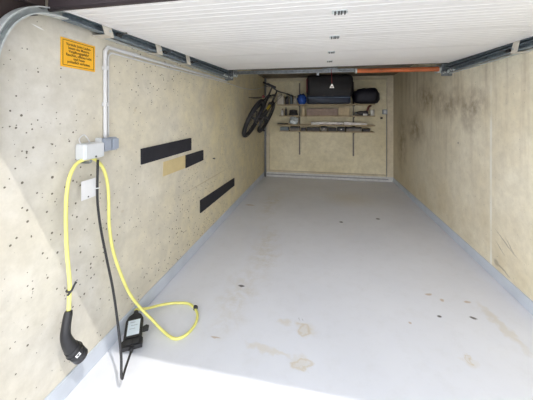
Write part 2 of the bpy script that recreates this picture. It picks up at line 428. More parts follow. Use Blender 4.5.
# dark brown frame heads above the tracks at the opening
for sx, nm in ((-1, 'left'), (1, 'right')):
    fr = thing('door_frame_post', f'dark brown steel door frame post at the {nm} edge of the opening', 'door frame', ((WL+.06) if sx < 0 else (WR-.06), .66, 0))
    x0, x1 = (WL+.001, WL+.07) if sx < 0 else (WR-.07, WR-.001)
    MB().bbox(x0, x1, .625, .70, .0, 1.94, .004).build('post', M['brown'], fr)
    g = MB().bbox(x0, x1, .70, .955, 1.852, 1.95, .004); g.build('corner_gusset', M['brown'], fr)
    xw0, xw1 = (WL+.001, WL+.028) if sx < 0 else (WR-.028, WR-.001)
    web = [(.70,1.25),(.772,1.25),(.778,1.50),(.790,1.60),(.812,1.68),(.845,1.745),(.890,1.795),(.955,1.825),(.955,1.852),(.70,1.852)]
    MB().prism([(xw0, y_, z_) for y_, z_ in web], (xw1-xw0, 0, 0)).build('gusset_web', M['brown'], fr)
    xc = x1+.002 if sx < 0 else x0-.002
    MB().cyl((xc, .725, 1.90), (xc, .765, 1.83), .0022).cyl((xc, .775, 1.90), (xc, .805, 1.845), .0022).build('lift_cable', M['galv_light'], fr)

# tracks
def cprof(h, w, t, open_pos):
    """C channel, opening towards +x (open_pos) or -x"""
    p = [(-h,-w),(h,-w),(h,w),(h-.006,w),(h-.006,w-t),(h-t,w-t),(h-t,-w+t),(-h+t,-w+t),(-h+t,w-t),(-h+.006,w-t),(-h+.006,w),(-h,w)]
    return p if open_pos else [(a,-b) for a, b in p][::-1]
def arc_path(x, dzo, yend, zend):
    pts = [(.745,1.20),(.745,1.45),(.750,1.545),(.765,1.63),(.79,1.705),(.83,1.768),(.885,1.815),(.955,1.842),(1.05,1.852)]
    # smooth
    P = []
    for i in range(len(pts)-1):
        a, b, c, d = [V((*q, 0)) for q in (pts[max(i-1,0)], pts[i], pts[i+1], pts[min(i+2,len(pts)-1)])]
        for k in range(4):
            t = k/4; P.append(.5*((2*b)+(c-a)*t+(2*a-5*b+4*c-d)*t*t+(3*b-a-3*c+d)*t**3))
    P.append(V((1.05,1.852,0)))
    out = [(p.x, p.y+dzo, x) for p in P]
    return out, [out[-1], (yend, zend+dzo, x)]
for side, xw, sg, lab in (('left', WL, 1, 'grey steel door track along the top of the wall with the orange notice'),
                          ('right', WR, -1, 'grey steel door track along the top of the brown stained wall')):
    tr = thing('door_track', lab, 'door track', (xw+sg*.06, .8, 1.2), 'overhead door tracks')
    del tr['group']
    x = xw+sg*.065; zend = 1.876 if side == 'left' else 1.868
    curve, flat_ = arc_path(x, 0, 3.36, zend)
    MB().sweep(cprof(.016,.018,.002,sg>0), curve).build('curved_rail', M['galv_light'], tr)
    MB().sweep(cprof(.020,.018,.002,sg>0), flat_).build('lower_rail', M['slate'], tr)
    up = [(1.06,1.893,x),(3.36, zend+.062, x)]
    MB().sweep(cprof(.014,.018,.002,sg>0), up).build('upper_rail', M['slate'], tr)
    xa, xb = sorted((xw+sg*.030, xw+sg*.034))
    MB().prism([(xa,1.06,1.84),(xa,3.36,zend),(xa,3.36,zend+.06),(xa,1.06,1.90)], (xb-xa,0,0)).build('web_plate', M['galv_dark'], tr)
    xa, xb = sorted((xw+sg*.001, xw+sg*.040))
    MB().prism([(xa,1.3,1.829),(xa,3.36,zend-.026),(xa,3.36,zend-.0235),(xa,1.3,1.8315)], (xb-xa,0,0)).build('edge_angle', M['galv_light'], tr)
    ys = (1.27, 1.75, 2.19) if side == 'left' else (2.22, 1.6)
    for yb in ys:
        zb = 1.855+(yb-1.05)*(zend-1.855)/2.31
        e = MB(); xa = x+sg*.021; 
        e.prism([(xa, yb-.045, zb+.055), (xa, yb+.02, zb+.055), (xa, yb+.055, zb-.03), (xa, yb-.01, zb-.03)], (sg*.004,0,0))
        e.box(*sorted((xw+sg*.001, xa+sg*.004)), yb-.008, yb+.052, zb-.034, zb-.030)
        br = e.build('bracket', M['bracket'], tr)
        for dy_, dz_ in ((-.005, .06), (.025, -.005)):
            MB().cyl((xa+sg*.004, yb+dy_, zb+dz_), (xa+sg*.009, yb+dy_, zb+dz_), .007, n=6).build('bolt', M['galv_light'], br)
        # roller beside the bracket
        r = MB().cyl((x-.008, yb+.12, zb), (x+.008, yb+.12, zb), .016, n=16); r.cyl((x, yb+.12, zb), (x+sg*.055, yb+.12, zb+.01), .005)
        r.build('roller', M['hinge_dark'], tr)
    # rear mounting hardware
    e = MB(); e.bbox(*sorted((xw+sg*.001, xw+sg*.11)), 3.37, 3.378, zend-.05, zend+.09, .001)
    e.bbox(*sorted((xw+sg*.02, xw+sg*.10)), 3.30, 3.366, zend-.022, zend-.015, .002)
    e.build('end_bracket', M['galv'], tr)
    for i in range(7):
        yy = 3.08+i*.045; zz = zend-.03+random.uniform(-.002,.012)
        MB().cyl((x+sg*random.uniform(.02,.05), yy, zz), (x+sg*random.uniform(.02,.05), yy+.012, zz+.02), .008, n=6).build('bolt', M['galv_light'], tr)

# torsion spring assembly across the back of the door
sa = thing('torsion_spring_shaft', 'perforated grey cross rail behind the open door, orange spring on its right half', 'spring shaft', (.1, 3.42, 1.9))
def zr(x): return 1.925-.016*(x+1.1)/2.4
r = MB(); xa, xb = WL+.115, WR-.115; yy = 3.40
N = 50; st = (xb-xa)/N
r.prism([(xa,yy,zr(xa)-.02),(xb,yy,zr(xb)-.02),(xb,yy,zr(xb)-.008),(xa,yy,zr(xa)-.008)], (0,.003,0))
r.prism([(xa,yy,zr(xa)+.006),(xb,yy,zr(xb)+.006),(xb,yy,zr(xb)+.02),(xa,yy,zr(xa)+.02)], (0,.003,0))
for i in range(N+1):
    x_ = min(xa+i*st, xb-.012); r.box(x_, x_+.014, yy, yy+.003, zr(x_)-.0085, zr(x_)+.0065)
r.prism([(xa,yy,zr(xa)+.02),(xb,yy,zr(xb)+.02),(xb,yy+.035,zr(xb)+.02),(xa,yy+.035,zr(xa)+.02)], (0,0,.003))
r.build('perforated_rail', M['galv'], sa)
MB().tube([(xa-.06,3.475,zr(xa)+.005),(xb+.06,3.475,zr(xb)+.005)], .0127, 14, spline=False).build('shaft', M['galv'], sa)
pts = []; x0s, x1s = .42, 1.30; turns = 92
for i in range(turns*10+1):
    t = i/(turns*10); a = 2*PI*turns*t; x_ = x0s+(x1s-x0s)*t
    pts.append((x_, 3.366+.0235*math.cos(a), zr(x_)-.013+.0235*math.sin(a)))
sp = MB().tube(pts, .0042, 5, spline=False).build('spring', M['orange'], sa); sp['label'] = 'orange painted coil spring'
for xe in (x0s-.02, x1s):
    MB().cyl((xe,3.366,zr(xe)-.013), (xe+.02,3.366,zr(xe)-.013), .031, n=18).build('winding_cone', M['galv_light'], sa)
# thin rod carrying the spring between its cones
MB().cyl((x0s-.03,3.366,zr(.4)-.013), (x1s+.03,3.366,zr(1.3)-.013), .011).build('spring_rod', M['galv'], sa)
for xe in (xa-.02, xb+.02):
    d_ = MB(); d_.cyl((xe-.028,3.475,zr(xe)+.005), (xe+.028,3.475,zr(xe)+.005), .045, .05, n=22); d_.torus((xe-.028,3.475,zr(xe)+.005), .05, .005, (1,0,0), 22, 6); d_.torus((xe+.028,3.475,zr(xe)+.005), .05, .005, (1,0,0), 22, 6)
    d_.build('cable_drum', M['galv_light'], sa)
q = MB(); q.bbox(.02, .20, 3.385, 3.398, 1.895, 1.955, .003); q.bbox(.05,.07,3.30,3.40,1.928,1.936,.002)
for xx in (.03,.06,.16,.19): q.cyl((xx,3.375,1.93), (xx,3.39,1.93), .008, n=6)
q.bbox(-.052,-.022,3.385,3.398,1.865,1.90,.002)
q.build('centre_bracket', M['galv'], sa)

cord = thing('release_cord', 'dark red emergency pull cord with white triangular handle hanging at the centre', 'pull cord', (.129, 3.33, 1.70))
MB().tube([(.12,3.35,1.93),(.126,3.34,1.85),(.128,3.33,1.78),(.129,3.33,1.735)], .004, 8).build('cord', M['redcord'], cord)
h = MB(); h.prism([(.102,3.326,1.700),(.156,3.326,1.700),(.135,3.326,1.748),(.123,3.326,1.748)], (0,.010,0)); h.build('handle', M['whiteobj'], cord)
MB().box(.118,.141,3.3245,3.326,1.708,1.718).build('handle_mark', M['redcord'], cord)

# ------------------------------------------------------------------ left wall
sg_ = thing('notice_sign', 'orange yellow rectangular notice with black German text on the left wall', 'sign', (WL, 1.182, 1.627))
SY0, SY1, SZ0, SZ1 = 1.081, 1.283, 1.627, 1.770
MB().bbox(WL+.0005, WL+.005, SY0, SY1, SZ0, SZ1, .002).build('plate', M['sign'], sg_)
fr = MB(); xf = WL+.0052; t = .0025; i_ = .009
for (a,b_,c_,d_) in ((SY0+i_,SY1-i_,SZ0+i_,SZ0+i_+t),(SY0+i_,SY1-i_,SZ1-i_-t,SZ1-i_),(SY0+i_,SY0+i_+t,SZ0+i_,SZ1-i_),(SY1-i_-t,SY1-i_,SZ0+i_,SZ1-i_)):
    fr.box(WL+.004, xf+.0004, a, b_, c_, d_)
fr.build('border_line', M['ink'], sg_)
def text(body, size, loc, rot, mat, parent, name='lettering', fit=None, off=0.0):
    cu = bpy.data.curves.new(name, 'FONT'); cu.body = body; cu.size = size; cu.align_x = 'CENTER'; cu.align_y = 'CENTER'
    cu.extrude = .0003; cu.space_line = .92; cu.offset = off
    o = bpy.data.objects.new(name+'_source', cu); C.objects.link(o)
    bpy.context.view_layer.update()
    me = bpy.data.meshes.new_from_object(o.evaluated_get(bpy.context.evaluated_depsgraph_get()))
    bpy.data.objects.remove(o)
    if fit:
        w = max(v.co.x for v in me.vertices)-min(v.co.x for v in me.vertices)
        h_ = max(v.co.y for v in me.vertices)-min(v.co.y for v in me.vertices)
        me.transform(Matrix.Diagonal((fit[0]/w, fit[1]/h_, 1, 1)))
    me.transform(rot.to_matrix().to_4x4()); me.transform(Matrix.Translation(V(loc)-parent_origin(parent)))
    me.materials.clear(); me.materials.append(mat); me.name = name
    r_ = bpy.data.objects.new(name, me); C.objects.link(r_); r_.parent = parent; return r_
from mathutils import Euler
rot_left = Euler((PI/2, 0, PI/2)).to_quaternion()          # faces +x, reads along +y
text("Vorsicht beim Laufen-\nlassen des Motors.\nVergiftungsgefahr!\nRauchen, offenes Licht\nund Feuer\npolizeilich verboten.", .02, (WL+.0056, 1.182, 1.699), rot_left, M['ink'], sg_, fit=(.150, .104), off=.0002)

def bumper(name, y0, y1, z0, z1, label, z0b=None, z1b=None):
    z0b = z0 if z0b is None else z0b; z1b = z1 if z1b is None else z1b
    mb = MB().prism([(WL+.0005,y0,z0),(WL+.0005,y1,z0b),(WL+.0005,y1,z1b),(WL+.0005,y0,z1)], (.012,0,0))
    return solo(mb, name, M['foam'], label, 'bumper')
bumper('foam_bumper', 1.674, 2.407, 1.040, 1.150, 'wide black foam bumper strip, topmost on the left wall', 1.043, 1.160)
bumper('foam_bumper', 2.304, 2.678, .890, 1.008, 'shortest black foam bumper, beside the yellow glue patch', .900, 1.006)
bumper('foam_bumper', 2.615, 3.729, .360, .492, 'lowest and longest black foam bumper, near the floor', .352, .461)
solo(MB().prism([(WL+.0002,1.945,.894),(WL+.0002,2.303,.890),(WL+.0002,2.303,1.009),(WL+.0002,1.950,1.008)], (.004,0,0)), 'glue_patch', M['glue'], 'yellowish rectangular glue patch left where a bumper came off', 'glue patch')
sc = MB().cyl((WL,2.966,.869),(WL+.02,2.966,.869),.006,n=10).cyl((WL+.02,2.966,.869),(WL+.024,2.966,.869),.011,n=10)
solo(sc, 'wall_screw', M['hinge_dark'], 'dark screw head sticking out of the left wall near short bumper', 'screw')

# conduit
cd = thing('electrical_conduit', 'pale grey conduit rising from the sockets and bending along the left wall', 'conduit', (WL, 1.35, 1.25))
xp = WL+.013
MB().tube([(xp,1.345,1.255),(xp,1.345,1.5),(xp,1.345,1.73),(xp,1.350,1.762),(xp,1.366,1.780),(xp,1.40,1.786),(xp,1.8,1.790),(xp,2.4,1.802),(xp,3.4,1.822)], .0105, 12).build('pipe', M['pvc'], cd)
MB().tube([(xp-.006,1.375,1.262),(xp-.006,1.375,1.5),(xp-.006,1.375,1.715),(xp-.006,1.380,1.740),(xp-.006,1.396,1.754),(xp-.006,1.43,1.759),(xp-.006,1.8,1.764),(xp-.006,2.4,1.778),(xp-.006,3.4,1.80),(xp-.006,4.2,1.80),(xp-.006,5.0,1.85),(xp-.006,5.8,1.98)], .005, 8).build('thin_cable', M['pvc'], cd)
for (yy_, zz_, v) in ((1.345,1.66,1),(1.345,1.45,1),(1.6,1.788,0),(2.1,1.796,0),(2.8,1.810,0)):
    e = MB(); e.bbox(WL+.0005, WL+.0262, yy_-.014, yy_+.014, zz_-.012, zz_+.012, .004); e.build('clip', M['pvc'], cd)

so = thing('wall_sockets', 'pair of blue-grey hinged lid sockets on the left wall under the conduit', 'socket', (WL, 1.37, 1.18))
for yc in (1.328, 1.388):
    a = MB().bbox(WL+.0005, WL+.040, yc-.026, yc+.026, 1.180, 1.258, .010).build('housing', M['sock_grey'], so)
    MB().bbox(WL+.040, WL+.050, yc-.023, yc+.023, 1.188, 1.250, .007).build('lid', M['sock_grey'], a)
MB().bbox(WL+.0005, WL+.035, 1.284, 1.302, 1.212, 1.262, .005).build('junction_box', M['box_white'], so)

hb = thing('cable_holder_box', 'light grey box on the left wall that the yellow cable hangs under', 'wall box', (WL, 1.2, 1.14))
MB().bbox(WL+.0005, WL+.062, 1.158, 1.283, 1.158, 1.242, .010).build('housing', M['box_white'], hb)
MB().bbox(WL+.062, WL+.068, 1.163, 1.278, 1.163, 1.237, .006).build('cover', M['box_white'], hb)
q = MB().cyl((WL+.068,1.222,1.170),(WL+.0705,1.222,1.170),.005,n=12); q.build('lock', M['black'], hb)
q = MB().tube([(WL+.002,1.195,1.142),(WL+.05,1.195,1.142),(WL+.060,1.195,1.145),(WL+.064,1.195,1.156)], .006, 8); q.build('hook', M['galv'], hb)
q = MB().tube([(WL+.03,1.17,1.24),(WL+.012,1.175,1.265),(WL+.02,1.20,1.285),(WL+.02,1.235,1.24)], .003, 6); q.build('lead', M['pvc'], hb)

# charging cable with plug, control box and mains lead: one thing
ev = thing('charging_cable', 'yellow electric car charging cable hung over the holder, with black plug and control box', 'charging cable', (-1.12, 1.38, 0))
ypath = [(-1.150,1.049,.480),(-1.157,1.058,.53),(-1.163,1.066,.60),(-1.17,1.058,.757),(-1.18,1.062,.941),(-1.19,1.084,1.070),(-1.192,1.122,1.140),(-1.192,1.170,1.160),(-1.192,1.215,1.160),(-1.192,1.262,1.135),
         (-1.19,1.306,1.070),(-1.19,1.332,.96),(-1.185,1.334,.763),(-1.18,1.355,.611),(-1.17,1.40,.456),(-1.155,1.46,.294),(-1.13,1.525,.165),(-1.07,1.567,.060),(-.985,1.550,.018),(-.885,1.518,.0105),(-.828,1.560,.0105),(-.812,1.657,.0105),(-.850,1.752,.0105),
         (-.940,1.815,.0105),(-1.04,1.80,.014),(-1.12,1.74,.03),(-1.165,1.655,.060),tuple(V((-1.080,1.385,.030))+(V((-1.185,1.560,.085))-V((-1.080,1.385,.030))).normalized()*.245),tuple(V((-1.080,1.385,.030))+(V((-1.185,1.560,.085))-V((-1.080,1.385,.030))).normalized()*.225)]
MB().tube(ypath, .0086, 12, sub=6).build('cable', M['yellow'], ev)
# cable ties
q = MB().torus((-1.160,1.062,.565), .0118, .004, (0,.05,1), 16, 6); q.tube([(-1.153,1.045,.552),(-1.147,1.062,.568),(-1.150,1.080,.584),(-1.15,1.088,.592)], .005, 6)
q.build('cable_tie', M['black'], ev)
q = MB().torus((-.872,1.780,.014), .0125, .005, (-1,.75,0), 14, 6); q.bbox(-.884,-.860,1.764,1.784,.020,.036,.005); q.build('cable_clip', M['black'], ev)
# plug
pl = MB().tube([(-1.150,1.049,.480),(-1.148,1.043,.462),(-1.145,1.032,.425),(-1.142,1.026,.385),(-1.14,1.034,.348),(-1.14,1.047,.318),(-1.14,1.060,.295)], [.015,.0185,.019,.021,.0245,.0275,.030], 18)
plo = pl.build('plug', M['plastic_black'], ev)
d = V((0,.52,-.85)).normalized(); c0 = V((-1.14,1.052,.308))
hd = MB().cyl(c0, c0+d*.030, .030, .0335, 24).cyl(c0+d*.030, c0+d*.096, .0335, .0325, 24).cyl(c0+d*.0965, c0+d*.098, .028, .027, 24)
hd.torus(c0+d*.032, .0335, .0025, d, 24, 6)
hd.build('plug_head', M['plastic_black'], plo)
nrm = V((.93,-.28,-.24)).normalized(); cc = c0+d*.034+nrm*.0345
u_ = d.cross(nrm).normalized(); w_ = d
def quad(mb, c, u, v, a, b_): mb.add([c-u*a-v*b_, c+u*a-v*b_, c+u*a+v*b_, c-u*a+v*b_, *[p-nrm*.004 for p in (c-u*a-v*b_, c+u*a-v*b_, c+u*a+v*b_, c-u*a+v*b_)]], [(0,1,2,3),(4,5,6,7),(0,1,5,4),(1,2,6,5),(2,3,7,6),(3,0,4,7)]); return mb
lb = quad(MB(), cc, u_, w_, .010, .009).build('plug_label', M['label'], plo)
quad(MB(), cc+nrm*.0005, u_, w_, .0035, .0035).build('label_mark', M['black'], plo)

# control box leaning on the skirting
BA = V((-1.080,1.385,.030)); BT = V((-1.185,1.560,.085)); ax = (BT-BA).normalized()
side = V((.86,.50,.0)); side = (side-ax*side.dot(ax)).normalized(); up_ = side.cross(ax); up_ = up_ if up_.z > 0 else -up_
L = (BT-BA).length
def loc(l, s_, h): return BA+ax*l+side*s_+up_*h
def slab(mb, outline, h0, h1):
    n = len(outline); vs = [loc(l, s_, h0) for l, s_ in outline]+[loc(l, s_, h1) for l, s_ in outline]
    mb.add(vs, [tuple(range(n)), tuple(range(n, 2*n))]+[(i,(i+1)%n,n+(i+1)%n,n+i) for i in range(n)]); return mb
cb = MB()
slab(cb, [(.0,-.056),(.0,.056),(.035,.058),(.045,.050),(.160,.050),(.190,.036),(.205,.014),(.205,-.014),(.190,-.036),(.160,-.050),(.045,-.050),(.035,-.058)], -.012, .018)
slab(cb, [(.045,-.040),(.045,.040),(.16,.042),(.185,.030),(.185,-.030),(.16,-.042)], .020, .026)
cbo = cb.build('control_box', M['plastic_black'], ev); cbo['label'] = 'black control box with pale display label'
slab(MB(), [(.058,-.034),(.058,.034),(.152,.034),(.152,-.034)], .026, .0275).build('display', M['label_blue'], cbo)
q = MB()
for l, s0, s1 in ((.135,-.022,.006),(.115,-.016,.020),(.095,-.022,.010)): slab(q, [(l,s0),(l,s1),(l+.004,s1),(l+.004,s0)], .0275, .0280)
q.build('display_marks', simple('label_grey_print', (.35,.40,.44), .5), cbo)
q = MB()
for s0 in (-.034, .004): slab(q, [(.008,s0),(.008,s0+.032),(.036,s0+.032),(.036,s0)], .020, .025)
q.build('foot_grip', M['black'], cbo)
q = MB(); slab(q, [(.085,.048),(.085,.082),(.108,.086),(.116,.070),(.108,.048)], -.006, .012); q.build('latch', M['black'], cbo)
MB().tube([loc(.20,0,0), loc(.218,0,0), loc(.232,0,.002)], [.020,.016,.012], 14, spline=False).build('top_gland', M['black'], cbo)
MB().tube([loc(.005,0,.0), loc(-.02,0,.0)], [.014,.009], 12, spline=False).build('bottom_gland', M['black'], cbo)
b0 = loc(-.015,0,0)
bpath = [(-1.172,1.240,1.150),(-1.170,1.234,1.015),(-1.168,1.235,.909),(-1.16,1.248,.771),(-1.14,1.267,.601),(-1.10,1.265,.445),(-1.05,1.242,.281),(-1.0,1.204,.165),(-.972,1.172,.100),(-.966,1.172,.083),(-.978,1.190,.072),(-1.01,1.250,.058),tuple(b0)]
MB().tube(bpath, .0062, 10).build('mains_lead', M['blackcab'], ev)
q = MB().box(-1.180,-1.178,1.145,1.232,.958,1.055); q.torus((-1.1695,1.235,1.0), .0085, .003, (0,0,1), 12, 6); q.cyl((-1.178,1.185,.968),(-1.1765,1.185,.968),.004,n=10,m=1)
tg = q.build('paper_tag', [M['label'], M['black']], ev); tg['label'] = 'white tag clipped to the black lead'

# ------------------------------------------------------------------ back wall
pp = thing('drain_pipe', 'thin dark grey vertical pipe in the left rear corner', 'pipe', (WL+.03, YB-.05, 0))
MB().cyl((WL+.034,YB-.05,.0),(WL+.034,YB-.05,CEIL),.022,n=16).build('pipe', M['pipe_grey'], pp)
for z_ in (.12, .9, 1.7): MB().torus((WL+.034,YB-.05,z_), .024, .006, (0,0,1), 18, 6).build('pipe_clamp', M['pipe_grey'], pp)
sw = thing('light_switch', 'blue-grey switch box on the right border of the rear wall', 'switch', (1.24, YB-.01, 1.37))
sw.location.x = 1.22
MB().bbox(1.225, 1.315, YB-.05, YB-.0115, 1.375, 1.47, .006).build('housing', M['sock_grey'], sw)
MB().bbox(1.245, 1.295, YB-.058, YB-.05, 1.39, 1.455, .003).build('rocker', M['pvc'], sw)
solo(MB().bbox(1.195,1.235,YB-.02,YB+.019,1.275,1.315,.006).cyl((1.215,YB-.02,1.295),(1.215,YB-.035,1.295),.01), 'wall_hook', M['darkitem'], 'small dark hook under the switch box on the rear wall', 'hook')
solo(MB().tube([(1.305,YB-.025,1.375),(1.305,YB-.025,.9),(1.305,YB-.025,.25),(1.30,YB-.025,.10)], .006, 8, sub=3), 'wall_cable', M['pipe_grey'], 'thin vertical cable dropping from the switch to the floor', 'cable')

# shelving
sh = thing('wall_shelf', 'four-tier wooden wall shelf on two dark steel uprights at the rear', 'shelf', (.1, 5.75, .5))
SZ = (1.580, 1.348, 1.160, 1.030); YF = 5.60
for z_, x0, x1, yf in ((SZ[0],-.90,1.04,5.60),(SZ[1],-.86,1.045,5.60),(SZ[2],-.90,1.045,5.60),(SZ[3],-.86,1.03,5.60)):
    MB().bbox(x0, x1, yf, 5.868, z_-.022, z_, .003).build('shelf_board', M['wood'], sh)
for xu in (-.454, .664):
    up2 = MB().bbox(xu-.014, xu+.014, 5.872, 5.899, .50, 2.05, .002).build('upright', M['upright'], sh)
    for z_ in SZ:
        MB().prism([(xu-.005,5.872,z_-.0225),(xu-.005,5.64,z_-.0225),(xu-.005,5.64,z_-.030),(xu-.005,5.872,z_-.065)], (.010,0,0)).build('bracket', M['upright'], up2)

T0, T1, T2, T3 = SZ
tub = thing('storage_tub', 'large rounded dark grey case with a blue lower band on the top shelf', 'case', (.17, 5.62, T0))
def roundrect(x0, x1, z0, z1, r, n=5):
    P = []
    for cx, cz, a0 in ((x1-r,z1-r,0),(x0+r,z1-r,PI/2),(x0+r,z0+r,PI),(x1-r,z0+r,1.5*PI)):
        for k in range(n+1): a = a0+PI/2*k/n; P.append((cx+r*math.cos(a), cz+r*math.sin(a)))
    return P
def soft_case(mb, x0, x1, z0, z1, y0, y1, r=.07, bulge=.03):
    R = []; n = None
    for y, k in ((y0,.06),(y0+.015,.025),(y0+.05,0),(y1-.05,0),(y1-.015,.025),(y1,.06)):
        R.append([(x, y, z) for x, z in roundrect(x0+k, x1-k, z0+min(k,.02), z1-k, max(r-k*.3,.01))])
    n = len(R[0]); vs = [p for ring in R for p in ring]
    fs = [(i*n+k, i*n+(k+1)%n, (i+1)*n+(k+1)%n, (i+1)*n+k) for i in range(5) for k in range(n)]+[tuple(range(n)), tuple(range(5*n,6*n))]
    mb.add(vs, fs, 0, True)
m_ = MB(); soft_case(m_, -.285, .615, T0+.13, 2.155, 5.44, 5.84, .09); m_.build('body', M['tub'], tub)
m_ = MB(); soft_case(m_, -.275, .565, T0+.002, T0+.20, 5.432, 5.83, .03); m_.build('lower_band', M['tubblue'], tub)
MB().bbox(-.27,.56,5.424,5.438,T0+.115,T0+.128,.003).build('piping', simple('blue_grey_piping', (.12,.17,.26), .5), tub)
MB().bbox(-.285,-.262,5.415,5.445,T0+.22,T0+.50,.008).build('strap', M['redcord'], tub)
for xx in (.06,.22): MB().cyl((xx,5.418,T0+.16),(xx,5.44,T0+.16),.018,n=12).build('latch', M['darkitem'], tub)

bg = MB().blob((.875,5.64,T0+.150), (.255,.17,.160), .10, 3, sq=.72, flat=.93); 
solo(bg, 'duffel_bag', M['navy'], 'black rounded soft bag at the right end of the top shelf', 'bag')
# small things, top shelf
cn = thing('canister', 'cream plastic canister at the far left of the top shelf', 'canister', (-.84, 5.68, T0))
MB().bbox(-.915,-.765,5.62,5.76,T0,T0+.19,.02).build('body', M['cream'], cn)
MB().cyl((-.87,5.69,T0+.19),(-.87,5.69,T0+.22),.025).build('cap', M['whiteobj'], cn)
def bottle(x, y, z, r, h, mb, mc, label, nm='bottle', cat='bottle'):
    b_ = thing(nm, label, cat, (x, y, z))
    MB().lathe([(0,0),(r,0),(r,h*.68),(r*.85,h*.76),(r*.35,h*.84),(r*.35,h*.9),(0,h*.9)], (x,y,z), 16).build('body', mb, b_)
    MB().lathe([(0,h*.86),(r*.42,h*.86),(r*.42,h),(0,h)], (x,y,z), 14).build('cap', mc, b_)
bottle(-.705, 5.67, T0, .038, .20, M['darkitem'], M['whiteobj'], 'dark bottle with white cap just right of the cream canister')
bottle(-.615, 5.70, T0, .034, .22, M['greyitem'], M['whiteobj'], 'blue-grey bottle between the dark bottle and the jar')
bottle(-.535, 5.66, T0, .036, .17, M['cream'], M['darkitem'], 'pale bottle with dark cap left of the blue bag')
solo(MB().blob((-.390,5.66,T0+.100), (.095,.09,.105), .22, 5, flat=.95, fr=4), 'plastic_bag', M['bluebag'], 'crumpled bright blue plastic bag next to the dark case', 'bag')
# second shelf
bottle(-.80, 5.66, T1, .028, .14, M['whiteobj'], M['darkred'], 'small white bottle at the left end of the second shelf')
bottle(-.725, 5.67, T1, .022, .17, M['darkitem'], M['darkitem'], 'small dark bottle beside the white one on the second shelf')
q = thing('watering_hose', 'coil of dark hose on the second shelf behind the small bottles', 'hose', (-.57,5.70,T1))
m_ = MB()
for k in range(4): m_.torus((-.57,5.70,T1+.017+k*.028), .085-.005*k, .0135, (0,.06,1), 28, 8)
m_.build('coil', M['darkitem'], q)
solo(MB().bbox(-.385,-.325,5.61,5.70,T1,T1+.205,.004), 'wood_block', M['beige'], 'upright beige block standing on the second shelf', 'block')
solo(MB().bbox(-.29,.34,5.63,5.72,T1,T1+.145,.006), 'long_box', M['pinkwood'], 'long dull pinkish-brown box on the second shelf', 'box')
solo(MB().bbox(.345,.56,5.66,5.76,T1,T1+.17,.006), 'carton', M['beige'], 'beige-brown carton right of the long box on the second shelf', 'box')
dr = thing('hand_drill', 'dark red and black hand drill at the right end of the second shelf', 'drill', (.86,5.68,T1))
MB().tube([(.70,5.68,T1+.055),(.78,5.68,T1+.055),(.88,5.68,T1+.06),(.92,5.68,T1+.065)], [.022,.035,.036,.030], 14).build('motor_body', M['darkitem'], dr)
MB().tube([(.89,5.68,T1+.06),(.915,5.68,T1+.12),(.935,5.68,T1+.175),(.98,5.68,T1+.205)], [.022,.020,.020,.022], 12).build('grip', M['darkred'], dr)
MB().bbox(.66,.95,5.655,5.705,T1+.0,T1+.022,.006).build('base', M['darkitem'], dr)
MB().cyl((.67,5.68,T1+.055),(.70,5.68,T1+.055),.012,.018).build('chuck', M['galv'], dr)
MB().bbox(.82,.90,5.630,5.650,T1+.002,T1+.04,.006).build('battery_label', M['whiteobj'], dr)
solo(MB().lathe([(0,0),(.036,0),(.038,.005),(.038,.10),(.034,.11),(.034,.118),(0,.118)], (1.000,5.66,T1), 18), 'tin_can', M['whiteobj'], 'white can on the right end of the second shelf', 'can')
# third shelf
solo(MB().blob((-.56,5.68,T2+.078), (.088,.075,.080), .30, 9, flat=.95, nu=26, nv=16, fr=4.5), 'plastic_film_ball', M['foil'], 'crumpled pale blue plastic bundle on the third shelf', 'bundle')
solo(MB().tube([(-.90,5.64,T2+.013),(-.80,5.65,T2+.014),(-.68,5.66,T2+.013)], [.012,.0135,.010], 10), 'dark_stick', M['darkitem'], 'short dark stick left of the pale blue bundle', 'stick')
solo(MB().tube([(-.20,5.66,T2+.030),(.2,5.655,T2+.030),(.45,5.65,T2+.030)], [.028,.030,.028], 12), 'rolled_sheet', M['silver'], 'long pale rolled sheet on the third shelf', 'roll')
solo(MB().prism([(.46,5.63,T2+.0005),(.90,5.66,T2+.0005),(.90,5.66,T2+.03),(.46,5.63,T2+.065)], (0,.05,0)), 'wedge_board', M['silver'], 'pale tapering board right of the rolled sheet', 'board')
solo(MB().bbox(-.19,-.02,5.61,5.625,T2,T2+.032,.003), 'paper_strip', M['whiteobj'], 'white strip in front of the rolled sheet', 'strip')
# bottom shelf: low dark boxes and tools
solo(MB().bbox(-.84,-.66,5.61,5.75,T3,T3+.075,.006), 'grey_tray', M['greyitem'], 'blue-grey low tray at the left end of the bottom shelf', 'tray')
x_ = -.63
kinds = [('tool_case','dark low tool case right of the grey tray, bottom shelf',.20,.085),('tool_tin','small dark tin second right of the grey tray',.10,.06),
         ('socket_case','long low dark case under the left end of the rolled sheet',.26,.07),('file_box','dark brown box mid bottom shelf, taller than its neighbours',.13,.09),
         ('chisel_case','narrow black case in the middle of the bottom shelf',.16,.065),('bit_case','dark case with pale corner on the bottom shelf',.14,.08),
         ('saw_case','long black case near the right end of the bottom shelf',.30,.085),('clamp_case','small black case at the right end of the bottom shelf',.14,.06)]
for i, (nm, lab, w, h_) in enumerate(kinds):
    t_ = thing(nm, lab, 'case', (x_+w/2, 5.68, T3))
    MB().bbox(x_, x_+w, 5.62, 5.76, T3, T3+h_*.6, .005).build('case_base', M['darkitem'] if i % 3 else M['upright'], t_)
    MB().bbox(x_, x_+w, 5.618, 5.762, T3+h_*.6, T3+h_, .005).build('lid', M['darkitem'], t_)
    MB().bbox(x_+w*.4, x_+w*.6, 5.610, 5.618, T3+h_*.45, T3+h_*.62, .002).build('catch', M['silver'] if i in (3,5) else M['hinge_dark'], t_)
    x_ += w+.022

